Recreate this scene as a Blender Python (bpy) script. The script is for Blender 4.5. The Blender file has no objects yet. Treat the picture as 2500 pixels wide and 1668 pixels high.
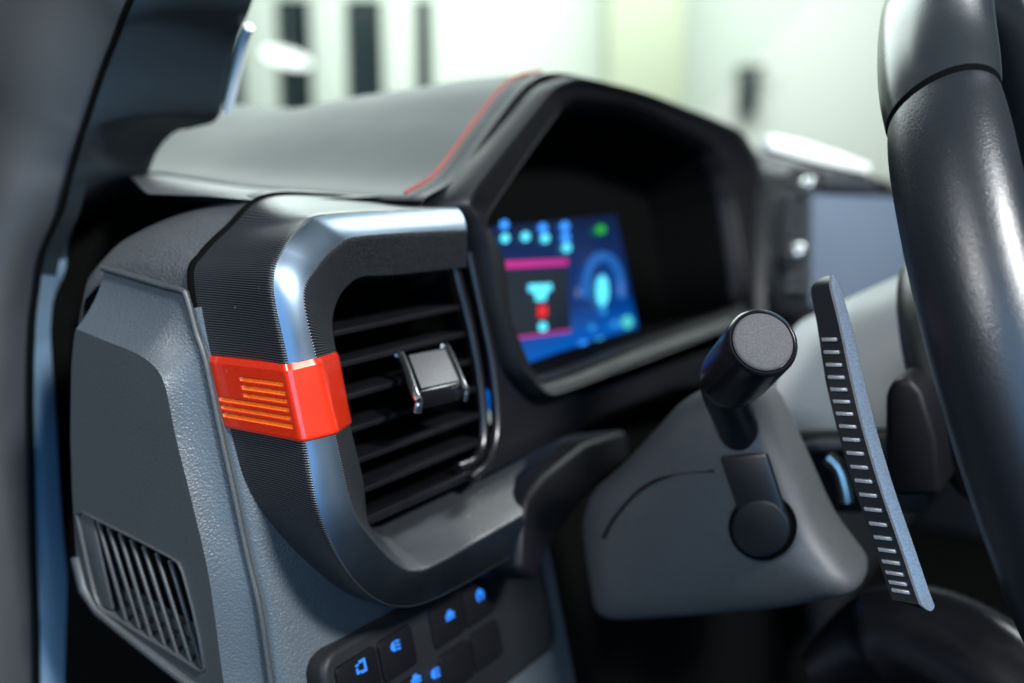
import bpy, bmesh, math, random
from mathutils import Vector, Matrix
random.seed(7)

# ------------------------------------------------------------------ camera
# Car frame: X to the passenger side, Y forward, Z up.  Origin on the front
# corner of the left air vent, metres.
SC = bpy.context.scene
PITCH, AZ, FPX, CX, CY = math.radians(10.5), math.radians(57), 2423.0, 1250.0, 834.0
VW = Vector((math.sin(AZ)*math.cos(PITCH), math.cos(AZ)*math.cos(PITCH), -math.sin(PITCH)))
RT = Vector((math.cos(AZ), -math.sin(AZ), 0))
UP = RT.cross(VW)
EYE = Vector((-0.2642, -0.2713, 0.0925))
FOCUS = 0.385
cam = bpy.data.cameras.new('camera')
cam_o = bpy.data.objects.new('camera', cam)
SC.collection.objects.link(cam_o)
cam.sensor_width = 36; cam.lens = 36*FPX/2500
cam.clip_start = 0.01; cam.clip_end = 200
cam_o.matrix_world = Matrix.Translation(EYE) @ Matrix((RT, UP, -VW)).transposed().to_4x4()
cam.dof.use_dof = True; cam.dof.focus_distance = FOCUS; cam.dof.aperture_fstop = 3.8
SC.camera = cam_o

# ------------------------------------------------------------------ light
SC.view_settings.view_transform = 'Standard'
SC.view_settings.look = 'None'
SC.view_settings.exposure = 0.0
SC.view_settings.gamma = 1.0
SC.render.engine = 'CYCLES'
SC.cycles.max_bounces = 4
SC.cycles.use_denoising = True
SC.cycles.sample_clamp_indirect = 2.0
SC.cycles.sample_clamp_direct = 8.0
SC.cycles.caustics_reflective = False
SC.cycles.caustics_refractive = False
w = bpy.data.worlds.new('World'); SC.world = w; w.use_nodes = True
bg = w.node_tree.nodes['Background']
bg.inputs[0].default_value = (0.16, 0.36, 0.50, 1); bg.inputs[1].default_value = 0.12

def area(name, loc, target, size, power, col, sizey=None, spread=180):
    l = bpy.data.lights.new(name, 'AREA'); l.energy = power; l.color = col
    l.shape = 'RECTANGLE' if sizey else 'SQUARE'; l.size = size
    if sizey: l.size_y = sizey
    l.spread = math.radians(spread)
    o = bpy.data.objects.new(name, l); SC.collection.objects.link(o)
    o.location = loc
    o.rotation_euler = (Vector(target)-Vector(loc)).to_track_quat('-Z', 'Y').to_euler()
    return o
# ceiling luminaires of the hall around the truck
area('light_behind_driver', (-0.50, -2.00, 1.70), (0.02, 0.0, 0.0), 0.36, 190, (0.97, 0.99, 1.0))
area('light_beyond_door', (-1.85, 0.02, 1.22), (0.1, -0.2, 0.05), 0.34, 36, (1.0, 0.99, 0.98), sizey=0.75)
area('light_over_passenger', (2.5, -0.25, 1.95), (0.2, 0.0, 0.0), 0.8, 60, (0.93, 1.0, 1.0))
# cool daylight through the open door
area('door_daylight', (-2.3, -1.5, 0.5), (0, 0.1, -0.1), 2.2, 58, (0.24, 0.56, 1.0))
# ceiling lamps of the hall in front of the windscreen
area('hall_light', (2.6, 2.9, 2.9), (0.3, 0.1, 0.0), 3.0, 230, (0.90, 1.0, 0.98))

# ------------------------------------------------------------------ geometry helpers
T = math.radians(13.2)
CT, ST = math.cos(T), math.sin(T)
def dl(x, y, z):                                    # dash-face frame -> car frame
    return Vector((x, y*CT+z*ST, -y*ST+z*CT))
def ray(px, py): return VW + RT*((px-CX)/FPX) - UP*((py-CY)/FPX)
def atD(px, py, d): return EYE + ray(px, py)*d
def onP(px, py, n, q):
    d = ray(px, py); n = Vector(n); q = Vector(q)
    return EYE + d*(n.dot(q-EYE)/n.dot(d))
def onX(px, py, x): return onP(px, py, (1, 0, 0), (x, 0, 0))
def onF(px, py, y): return onP(px, py, dl(0, 1, 0), dl(0, y, 0))    # plane of the dash face
def s_(pts): return [(a*1.0638, b*1.0638) for a, b in pts]

def cr(pts, n, t0=None, t1=None):                    # Catmull-Rom through keys
    pts = [Vector(p) for p in pts]; m = len(pts)-1
    t0 = 0 if t0 is None else t0; t1 = m if t1 is None else t1
    out = []
    for i in range(n):
        t = t0+(t1-t0)*i/(n-1); k = min(int(t), m-1); f = t-k
        p1, p2 = pts[k], pts[k+1]
        p0 = pts[k-1] if k > 0 else p1*2-p2
        p3 = pts[k+2] if k+2 <= m else p2*2-p1
        out.append(0.5*((2*p1)+(p2-p0)*f+(2*p0-5*p1+4*p2-p3)*f*f+(3*p1-p0-3*p2+p3)*f**3))
    return out
def crc(pts, n):                                     # closed Catmull-Rom
    pts = [Vector(p) for p in pts]; m = len(pts); out = []
    for i in range(n):
        t = m*i/n; k = int(t) % m; f = t-int(t)
        p0, p1, p2, p3 = pts[k-1], pts[k], pts[(k+1) % m], pts[(k+2) % m]
        out.append(0.5*((2*p1)+(p2-p0)*f+(2*p0-5*p1+4*p2-p3)*f*f+(3*p1-p0-3*p2+p3)*f**3))
    return out

COL = SC.collection
def thing(name, label, cat, loc=(0, 0, 0), group=None):
    o = bpy.data.objects.new(name, None); COL.objects.link(o)
    o.location = loc; o.empty_display_size = 0.02
    o['label'] = label; o['category'] = cat
    if group: o['group'] = group
    return o
def root_of(o):
    v = Vector((0, 0, 0))
    while o is not None:
        v = v+o.location; o = o.parent
    return v
def link(name, me, mat, parent=None, label=None, sharp=35):
    cs = [v.co for v in me.vertices]
    lo = Vector((min(c.x for c in cs), min(c.y for c in cs), min(c.z for c in cs)))
    hi = Vector((max(c.x for c in cs), max(c.y for c in cs), max(c.z for c in cs)))
    c = (lo+hi)/2
    me.transform(Matrix.Translation(-c))
    if mat is not None: me.materials.append(mat)
    me.polygons.foreach_set('use_smooth', [True]*len(me.polygons))
    me.set_sharp_from_angle(angle=math.radians(sharp))
    o = bpy.data.objects.new(name, me); COL.objects.link(o)
    if parent is not None:
        o.parent = parent; o.location = c-root_of(parent)
    else: o.location = c
    if label: o['label'] = label
    return o
def tag(o, label, cat, group=None):
    o['label'] = label; o['category'] = cat
    if group: o['group'] = group
    return o
def fromverts(name, verts, faces, mat, parent=None, label=None, sharp=35, uv=None, fix=True):
    me = bpy.data.meshes.new(name); me.from_pydata([tuple(v) for v in verts], [], faces)
    if uv:
        l = me.uv_layers.new(name='UVMap')
        for lo in me.loops: l.data[lo.index].uv = uv[lo.vertex_index]
    if fix:
        bm = bmesh.new(); bm.from_mesh(me)
        bmesh.ops.recalc_face_normals(bm, faces=bm.faces); bm.to_mesh(me); bm.free()
    me.update()
    return link(name, me, mat, parent, label, sharp)
def loft(name, rows, mat, parent=None, label=None, closed=False, sharp=40, caps=False, thick=0):
    n = len(rows[0]); m = len(rows); V = []; U = []
    for j, r_ in enumerate(rows):
        acc = 0
        for i, p in enumerate(r_):
            if i: acc += (Vector(p)-Vector(r_[i-1])).length
            vv = 0
            V.append(p); U.append([acc, 0])
    for i in range(n):                               # v = length across the rows
        acc = 0
        for j in range(m):
            if j: acc += (Vector(rows[j][i])-Vector(rows[j-1][i])).length
            U[j*n+i][1] = acc
    # arc length along the middle row for everybody, so ribs run straight across
    mid = m//2
    for j in range(m):
        for i in range(n): U[j*n+i][0] = U[mid*n+i][0]
    Fc = []
    for j in range(m-1):
        for i in range(n if closed else n-1):
            a, b = j*n+i, j*n+(i+1) % n
            Fc.append((a, b, b+n, a+n))
    if caps:
        Fc.append(tuple(range(n))); Fc.append(tuple(range((m-1)*n, m*n)))
    o = fromverts(name, V, Fc, mat, parent, label, sharp, U)
    if thick:
        md = o.modifiers.new('wall', 'SOLIDIFY'); md.thickness = thick; md.offset = -1
    return o
def tube(name, path, rad, mat, parent=None, label=None, n=10, closed=False, rads=None, flat=None):
    path = [Vector(p) for p in path]; rows = []; ref = None; m = len(path)
    for i, p in enumerate(path):
        a = path[i-1] if (i or closed) else p
        b = path[(i+1) % m] if (i < m-1 or closed) else p
        t = (b-a).normalized()
        if ref is None: ref = t.orthogonal().normalized()
        x = (ref-t*ref.dot(t)).normalized(); ref = x; y = t.cross(x)
        r_ = rads[i] if rads else rad
        rows.append([p+(x*math.cos(k*2*math.pi/n)+y*math.sin(k*2*math.pi/n))*r_ for k in range(n)])
    if closed: rows.append(rows[0])
    return loft(name, rows, mat, parent, label, closed=True, caps=not closed, sharp=50)
def prism(name, outline, vec, mat, parent=None, label=None, bevel=0, seg=2, sharp=35):
    outline = [Vector(p) for p in outline]; vec = Vector(vec); n = len(outline)
    bm = bmesh.new()
    a = [bm.verts.new(p) for p in outline]; b = [bm.verts.new(p+vec) for p in outline]
    bm.faces.new(a); bm.faces.new(b[::-1])
    for i in range(n): bm.faces.new((a[i], a[(i+1) % n], b[(i+1) % n], b[i]))
    bmesh.ops.recalc_face_normals(bm, faces=bm.faces)
    if bevel:
        es = [e for e in bm.edges if e.is_manifold and e.calc_face_angle(0) > math.radians(25)]
        bmesh.ops.bevel(bm, geom=es, offset=bevel, segments=seg, profile=0.5, affect='EDGES', clamp_overlap=True)
    me = bpy.data.meshes.new(name); bm.to_mesh(me); bm.free()
    return link(name, me, mat, parent, label, sharp)
def box(name, c, ax, ay, az, mat, parent=None, label=None, bevel=0.001, seg=2):
    c, ax, ay, az = map(Vector, (c, ax, ay, az))        # half axes
    o = [c-ax-ay-az, c+ax-ay-az, c+ax+ay-az, c-ax+ay-az]
    return prism(name, o, az*2, mat, parent, label, bevel, seg)
def inset_pt(o, d): return o

# ------------------------------------------------------------------ materials
def nodes(name):
    m = bpy.data.materials.new(name); m.use_nodes = True
    return m, m.node_tree.nodes, m.node_tree.links, m.node_tree.nodes['Principled BSDF']
def noise(N, L, scale, detail=3, vec=None):
    t = N.new('ShaderNodeTexNoise'); t.inputs['Scale'].default_value = scale; t.inputs['Detail'].default_value = detail
    if vec is not None: L.new(vec, t.inputs['Vector'])
    return t
def ramp(N, L, fac, stops):
    r_ = N.new('ShaderNodeValToRGB'); L.new(fac, r_.inputs[0])
    e = r_.color_ramp.elements
    while len(e) < len(stops): e.new(0.5)
    for k, (p, c) in enumerate(stops): e[k].position = p; e[k].color = (*c, 1)
    return r_
def plastic(name, col, rough=0.5, metal=0.0, grain=None, gs=0.15, leather=None, ls=0.4, coat=0, speck=0.0, spec=0.5, dist=0.0002, var=1.0):
    m, N, L, B = nodes(name)
    tc = N.new('ShaderNodeTexCoord')
    B.inputs['Base Color'].default_value = (*col, 1)
    B.inputs['Roughness'].default_value = rough; B.inputs['Metallic'].default_value = metal
    B.inputs['Specular IOR Level'].default_value = spec
    B.inputs['Coat Weight'].default_value = coat; B.inputs['Coat Roughness'].default_value = 0.06
    # slow variation of sheen: handling marks, dust
    nz = noise(N, L, 35, 4, tc.outputs['Object'])
    mr = N.new('ShaderNodeMapRange'); L.new(nz.outputs[0], mr.inputs[0])
    mr.inputs[3].default_value = max(0.03, rough-0.07*var); mr.inputs[4].default_value = min(1, rough+0.09*var)
    L.new(mr.outputs[0], B.inputs['Roughness'])
    if speck:
        n2 = noise(N, L, 1300, 3, tc.outputs['Object'])
        r_ = ramp(N, L, n2.outputs[0], [(0.35, tuple(c*(1-speck) for c in col)), (0.7, tuple(min(1, c*(1+speck*1.6)) for c in col))])
        L.new(r_.outputs[0], B.inputs['Base Color'])
    last = None
    if grain:
        n3 = noise(N, L, grain, 2, tc.outputs['Object'])
        b = N.new('ShaderNodeBump'); b.inputs['Strength'].default_value = gs; b.inputs['Distance'].default_value = dist
        L.new(n3.outputs[0], b.inputs['Height']); last = b
    if leather:
        v_ = N.new('ShaderNodeTexVoronoi'); v_.feature = 'SMOOTH_F1'; v_.inputs['Scale'].default_value = leather
        nd = noise(N, L, leather*0.6, 3, tc.outputs['Object'])
        mx = N.new('ShaderNodeMix'); mx.data_type = 'VECTOR'; mx.inputs[0].default_value = 0.0012*leather/700
        L.new(tc.outputs['Object'], mx.inputs[4]); L.new(nd.outputs[1], mx.inputs[5]); L.new(mx.outputs[1], v_.inputs['Vector'])
        b = N.new('ShaderNodeBump'); b.inputs['Strength'].default_value = ls; b.inputs['Distance'].default_value = 0.3/leather; b.invert = True
        L.new(v_.outputs['Distance'], b.inputs['Height'])
        if last: L.new(last.outputs[0], b.inputs['Normal'])
        last = b
    if last: L.new(last.outputs[0], B.inputs['Normal'])
    return m
def emit(name, col, s):
    m, N, L, B = nodes(name)
    B.inputs['Base Color'].default_value = (0.01, 0.01, 0.01, 1)
    B.inputs['Emission Color'].default_value = (*col, 1); B.inputs['Emission Strength'].default_value = s
    B.inputs['Roughness'].default_value = 0.3
    return m
def knurl(name, u0, u1):
    # fine milled ribs that fade into moulded grain between u0 and u1 along the sweep
    m, N, L, B = nodes(name)
    B.inputs['Metallic'].default_value = 0.6
    B.inputs['Roughness'].default_value = 0.34
    uv = N.new('ShaderNodeUVMap'); uv.uv_map = 'UVMap'
    tc = N.new('ShaderNodeTexCoord')
    sp = N.new('ShaderNodeSeparateXYZ'); L.new(uv.outputs[0], sp.inputs[0])
    def math_(op, a, b):
        x = N.new('ShaderNodeMath'); x.operation = op
        for k, q in enumerate((a, b)):
            if q is None: continue
            if isinstance(q, float): x.inputs[k].default_value = q
            else: L.new(q, x.inputs[k])
        return x.outputs[0]
    def sine(sock, per): return math_('SINE', math_('MULTIPLY', sock, 2*math.pi/per), None)
    mr = N.new('ShaderNodeMapRange'); mr.clamp = True; L.new(sp.outputs[0], mr.inputs[0])
    mr.inputs[1].default_value = u0; mr.inputs[2].default_value = u1
    rib = mr.outputs[0]                                # 1 = ribs, 0 = grain
    s1 = sine(sp.outputs[0], 0.00098); s2 = sine(sp.outputs[1], 0.00062)
    ribs = math_('ADD', s1, math_('MULTIPLY', s2, 0.4))
    gn = noise(N, L, 900, 2, tc.outputs['Object'])
    h = math_('ADD', math_('MULTIPLY', ribs, math_('MULTIPLY', rib, 0.30)), math_('MULTIPLY', gn.outputs[0], math_('MULTIPLY', math_('SUBTRACT', 1.0, rib), 1.6)))
    b = N.new('ShaderNodeBump'); b.inputs['Strength'].default_value = 0.6; b.inputs['Distance'].default_value = 0.0003
    L.new(h, b.inputs['Height']); L.new(b.outputs[0], B.inputs['Normal'])
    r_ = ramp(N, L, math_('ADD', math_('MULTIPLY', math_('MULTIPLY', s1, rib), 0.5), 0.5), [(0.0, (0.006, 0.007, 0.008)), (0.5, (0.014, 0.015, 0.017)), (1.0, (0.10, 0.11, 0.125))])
    sk_ = ramp(N, L, gn.outputs[0], [(0.30, (0.010, 0.011, 0.012)), (0.70, (0.026, 0.028, 0.030))])
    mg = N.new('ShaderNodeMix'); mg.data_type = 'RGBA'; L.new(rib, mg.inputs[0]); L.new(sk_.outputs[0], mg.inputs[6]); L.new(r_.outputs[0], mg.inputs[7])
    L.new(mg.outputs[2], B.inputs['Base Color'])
    L.new(math_('MULTIPLY', rib, 0.65), B.inputs['Metallic'])
    return m

M = {}
M['grain'] = plastic('black_grained_plastic', (0.040, 0.044, 0.048), 0.44, grain=900, gs=0.9, speck=0.3, dist=.0005)
M['black'] = plastic('black_plastic', (0.006, 0.007, 0.008), 0.42, grain=1500, gs=0.15)
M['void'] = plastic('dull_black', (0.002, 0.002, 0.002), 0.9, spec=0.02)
M['gloss'] = plastic('gloss_black_plastic', (0.004, 0.004, 0.005), 0.25)
M['satin'] = plastic('satin_dark_metal', (0.13, 0.175, 0.225), 0.33, metal=1.0, grain=5000, gs=0.03)
M['knurl0'] = knurl('ribbed_dark_metal_upper', .080, .112)
M['knurl1'] = knurl('ribbed_dark_metal_lower', .125, .098)
M['leather'] = plastic('slate_leather', (0.043, 0.053, 0.061), 0.40, leather=1150, ls=0.8)
M['leather_fine'] = plastic('black_rim_leather', (0.010, 0.012, 0.015), 0.30, leather=1500, ls=0.35)
M['leather_gloss'] = plastic('polished_rim_leather', (0.013, 0.016, 0.018), 0.25, leather=2300, ls=0.07)
M['slate'] = plastic('slate_plastic', (0.031, 0.036, 0.039), 0.48, grain=1400, gs=0.25, speck=0.22)
M['shroud'] = plastic('column_grey_plastic', (0.029, 0.032, 0.034), 0.58, grain=1000, gs=0.3, speck=0.2)
M['pad'] = plastic('dash_pad_vinyl', (0.022, 0.026, 0.028), 0.58, grain=1200, gs=0.15, spec=0.33, var=0.25)
M['red'] = plastic('red_metallic_paint', (0.62, 0.026, 0.007), 0.28, metal=0.3, coat=0.8, speck=0.10)
M['orange'] = plastic('orange_groove_paint', (0.85, 0.13, 0.012), 0.36, metal=0.1, coat=0.3, speck=0.2)  # lit red slopes of the grooves, the light put into the colour
M['chrome'] = plastic('chrome', (0.75, 0.77, 0.78), 0.24, metal=1)
M['pewter'] = plastic('pewter_paint', (0.085, 0.084, 0.088), 0.52, metal=0.25, speck=0.2)
M['silver'] = plastic('paddle_silver_paint', (0.46, 0.445, 0.445), 0.36, metal=0.5, speck=0.15)
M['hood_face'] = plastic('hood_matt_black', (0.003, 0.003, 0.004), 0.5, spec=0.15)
M['hood'] = plastic('hood_black_vinyl', (0.007, 0.008, 0.009), 0.5, grain=1200, gs=0.15, spec=0.2)
M['thread'] = plastic('red_thread', (0.20, 0.030, 0.024), 0.7)
M['blue_trim'] = plastic('blue_grey_seal', (0.10, 0.165, 0.235), 0.55, grain=600, gs=0.1)
M['pillar'] = plastic('charcoal_pillar_trim', (0.008, 0.018, 0.026), 0.6, grain=1500, gs=0.2)
M['door'] = plastic('grey_door_trim', (0.016, 0.019, 0.021), 0.6, grain=1500, gs=0.1)
M['wall'] = plastic('white_wall_paint', (0.80, 0.84, 0.78), 0.7)
M['darkglass'] = plastic('dark_window_glass', (0.02, 0.035, 0.04), 0.2)
M['floor'] = plastic('grey_hall_floor', (0.3, 0.31, 0.31), 0.4)


def dusty(m, scale=170, size=.045, amount=.8):
    # stray dust specks lying on the surface
    N, L = m.node_tree.nodes, m.node_tree.links; B = N['Principled BSDF']
    tc = N.new('ShaderNodeTexCoord'); v_ = N.new('ShaderNodeTexVoronoi'); v_.inputs['Scale'].default_value = scale
    L.new(tc.outputs['Object'], v_.inputs['Vector'])
    lt = N.new('ShaderNodeMath'); lt.operation = 'LESS_THAN'; L.new(v_.outputs['Distance'], lt.inputs[0])
    sz = N.new('ShaderNodeMath'); sz.operation = 'MULTIPLY'; sz.inputs[1].default_value = size
    sx = N.new('ShaderNodeSeparateXYZ'); L.new(v_.outputs['Color'], sx.inputs[0]); L.new(sx.outputs[0], sz.inputs[0]); L.new(sz.outputs[0], lt.inputs[1])
    mx = N.new('ShaderNodeMix'); mx.data_type = 'RGBA'; L.new(lt.outputs[0], mx.inputs[0]); mx.inputs[7].default_value = (.34, .34, .32, 1)
    src = B.inputs['Base Color'].links
    if src: L.new(src[0].from_socket, mx.inputs[6])
    else: mx.inputs[6].default_value = B.inputs['Base Color'].default_value
    L.new(mx.outputs[2], B.inputs['Base Color'])
for k in ('knurl0', 'knurl1'): dusty(M[k], 120, .045)
dusty(M['red'], 150, .06); dusty(M['leather'], 60, .015)

# ------------------------------------------------------------------ the hall outside
HD = Vector((math.sin(AZ), math.cos(AZ), 0)); HR = RT.copy()
HB = Vector((EYE.x, EYE.y, 0))
DW = 16.0
def hall(px, z, d=DW): return HB + HD*d + HR*((px-CX)/FPX*d) + Vector((0, 0, z))
wall = thing('hall_wall', 'bright white hall wall with dark tall openings beyond the windscreen', 'wall', hall(1250, -1.3))
ops = [(690, 775, 2.3), (857, 945, 2.42), (1022, 1060, 2.35)]
xs = [430, 690]
segs = [(300, 610)]
def slab(name, p0, p1, z0, z1, mat, par, d=DW, th=0.3, bevel=0.01):
    a, b = hall(p0, z0, d), hall(p1, z0, d)
    return prism(name, [a, b, b+HD*th, a+HD*th], (0, 0, z1-z0), mat, par, bevel=bevel)
slab('panel', -400, 560, -1.3, 5.0, M['wall'], wall)
slab('lintel', 560, 1062, 2.5, 5.0, M['wall'], wall)
for a, b in ((612, 690), (777, 855), (946, 1020), (1062, 1110)):
    slab('pillar', a, b, -1.3, 2.5, M['wall'], wall, d=DW-0.25)
slab('panel', 1062, 3600, -1.3, 5.0, M['wall'], wall)
for a, b in ((560, 612), (690, 777), (855, 946), (1020, 1062)):
    slab('window', a, b, -1.3, 2.45, M['darkglass'], wall, d=DW+0.15, th=0.05, bevel=0)
area('wall_wash', hall(1500, 4.6, DW-5)[:], hall(1500, 0.6)[:], 9, 760, (0.92, 1.0, 0.94), sizey=2.5)
fl = fromverts('hall_floor', [hall(-2500, -1.31, -6), hall(5000, -1.31, -6), hall(4200, -1.31, 18), hall(-2000, -1.31, 18)], [(0, 1, 2, 3)], M['floor'])
fl['kind'] = 'structure'

hc = thing('hall_column', 'broad beige column against the white hall wall', 'column', hall(1570, -1.3, 14.5))
slab('shaft', 1475, 1660, -1.3, 5.0, plastic('beige_paint', (.50, .53, .40), .7), hc, d=14.5, th=.8, bevel=.05)
slab('base', 1465, 1670, -1.3, -.9, M['wall'], hc, d=14.4, th=1.0, bevel=.05)
wb = thing('wall_box', 'small dark box fixed low on the white hall wall', 'box', hall(1815, .6, DW-.3))
slab('case', 1795, 1835, .75, 1.4, M['darkglass'], wb, d=DW-.35, th=.3, bevel=.03)
slab('lid', 1790, 1850, 1.4, 1.47, M['darkglass'], wb, d=DW-.4, th=.38, bevel=.02)
# lamp's reflection in the windscreen, built as a glowing disc
lamp = thing('pendant_lamp', 'white oval disc lamp hanging before the dark window beside the pillar', 'lamp', hall(697, 1.5, 9))  # lamp holds only the reflection disc and its added parts
def disc(c, ax, ay, n=40): return [Vector(c)+Vector(ax)*math.cos(2*math.pi*i/n)+Vector(ay)*math.sin(2*math.pi*i/n) for i in range(n)]
lc = atD(697, 139, 9)
lx = (atD(768, 158, 9)-lc); ly = (atD(690, 163, 9)-lc)
prism('diffuser', disc(lc, lx*0.80, ly*0.72), VW*0.03, emit('lamp_diffuser', (0.93, 1.0, 0.97), 2.5), lamp)
prism('rim', disc(lc+VW*0.031, lx*.85, ly*.8), VW*0.04, M['wall'], lamp)
tube('rod', [lc+VW*0.05, lc+VW*0.05+Vector((0, 0, 2.5))], 0.008, M['wall'], lamp, n=6)  # rim and rod added to the reflection disc; no lamp hangs here

# ------------------------------------------------------------------ windscreen
gm, N, L, B = nodes('windscreen_glass')
tr = N.new('ShaderNodeBsdfTransparent'); tr.inputs[0].default_value = (0.93, 0.98, 0.95, 1)
gl = N.new('ShaderNodeBsdfGlossy'); gl.inputs['Roughness'].default_value = 0.02
mxs = N.new('ShaderNodeMixShader'); mxs.inputs[0].default_value = 0.04
L.new(tr.outputs[0], mxs.inputs[1]); L.new(gl.outputs[0], mxs.inputs[2])
L.new(mxs.outputs[0], N['Material Output'].inputs[0])
rows = []
for v_ in (0, .33, .66, 1):
    rows.append([Vector((x, 0.62-0.10*((x-0.7)/0.75)**2-0.62*v_, 0.06+0.62*v_)) for x in [0.02+i*0.1 for i in range(15)]])
ws = loft('windscreen', rows, gm)
tag(ws, 'clear raked windscreen glass above the dashboard', 'windscreen')

# ------------------------------------------------------------------ left air vent
vent = thing('air_vent', 'dark metal corner air vent with red flag badge at the dashboard end', 'air vent', dl(0.06, 0.02, -0.11))
yA, yB, yC, yD = 0.047, 0.0, -0.007, 0.006
KA = [(.140, .082), (.09, .0872), (.052, .0878), (.0285, .0755), (.0123, .0656), (.0042, .056), (.0028, .0242), (.0036, -.0064), (.0062, -.034), (.0190, -.0605), (.042, -.0895), (.063, -.1045), (.0875, -.1145), (.150, -.122)]
KB = [(.130, .0705), (.08, .0716), (.036, .0718), (.0238, .0686), (.0100, .0595), (.0008, .046), (0, .0152), (0.0004, -.0155), (0, -.042), (.0065, -.066), (.0180, -.0835), (.034, -.0945), (.06, -.1), (.130, -.102)]
KC = [(.124, .058), (.08, .0593), (.046, .0597), (.0345, .057), (.0215, .050), (.0110, .0395), (.0106, .0152), (.012, -.0155), (.0132, -.045), (.020, -.0595), (.031, -.074), (.042, -.081), (.06, -.0825), (.1235, -.082)]
KD = [(.136, .0415), (.08, .0432), (.060, .0445), (.050, .042), (.0415, .0365), (.0355, .0275), (.0343, .0152), (.0337, -.0155), (.0345, -.039), (.0365, -.056), (.044, -.062), (.053, -.064), (.065, -.064), (.186, -.060)]
YD = [yD]*9+[.010, .016, .021, .024, .026]
ka = [dl(x, yA, z) for x, z in KA]; kb = [dl(x, yB, z) for x, z in KB]
kc = [dl(x, yC, z) for x, z in KC]; kd = [dl(x, y, z) for (x, z), y in zip(KD, YD)]
def toward(p, q, d): v_ = (q-p); return p+v_.normalized()*min(d, v_.length*0.48)
def bez(a, b, c, t): return a*(1-t)**2+b*2*t*(1-t)+c*t*t
def sections(t0, t1, n):
    return [cr(k, n, t0, t1) for k in (ka, kb, kc, kd)]
def vent_piece(t0, t1, n):
    A, Bq, Cq, Dq = sections(t0, t1, n)
    outer, face, inner = [[] for _ in range(18)], [[] for _ in range(9)], [[] for _ in range(16)]
    for i in range(n):
        a, b, c, d = A[i], Bq[i], Cq[i], Dq[i]
        out = (b-c).cross(b-a); b1 = toward(b, a, .0028); b2 = toward(b, c, .0013); c1 = toward(c, b, .0010); c2 = toward(c, d, .0022)
        nrm = (a-b).cross(A[min(i+1, n-1)]-A[max(i-1, 0)]).normalized()
        s = []
        for k in range(11):
            f = k/10; s.append(a.lerp(b1, f)+nrm*(-0.0012*4*f*(1-f)))
        s += [bez(b1, b, b2, k/7) for k in range(1, 8)]
        for k, p in enumerate(s): outer[k].append(p)
        fn = (c1-b2).cross(Bq[min(i+1, n-1)]-Bq[max(i-1, 0)]).normalized()
        if fn.dot(EYE-b) < 0 and fn.dot(dl(0, -1, 0)) < 0: fn = -fn
        if fn.dot(dl(0, -1, 0)) < 0: fn = -fn
        for k in range(9): face[k].append(b2.lerp(c1, k/8)+fn*.0007*4*(k/8)*(1-k/8))
        s = [bez(c1, c, c2, k/6) for k in range(7)]+[c2.lerp(d, k/6) for k in range(1, 7)]+[d+dl(0, .003, 0), d+dl(0, .012, 0), d+dl(0, .03, 0)]
        for k, p in enumerate(s): inner[k].append(p)
    return outer, face, inner
for t0, t1, n in ((0, 6, 200), (7, 13, 220)):
    o_, f_, i_ = vent_piece(t0, t1, n)
    km = M['knurl0'] if t0 == 0 else M['knurl1']
    loft('outer_shell', o_, km, vent); loft('face_trim', f_, M['satin'], vent); loft('inner_lip', i_, km, vent)
tube('gasket', [p+dl(0, .0015, 0) for p in cr(ka, 220)], .0018, M['void'], vent, n=8)

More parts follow.
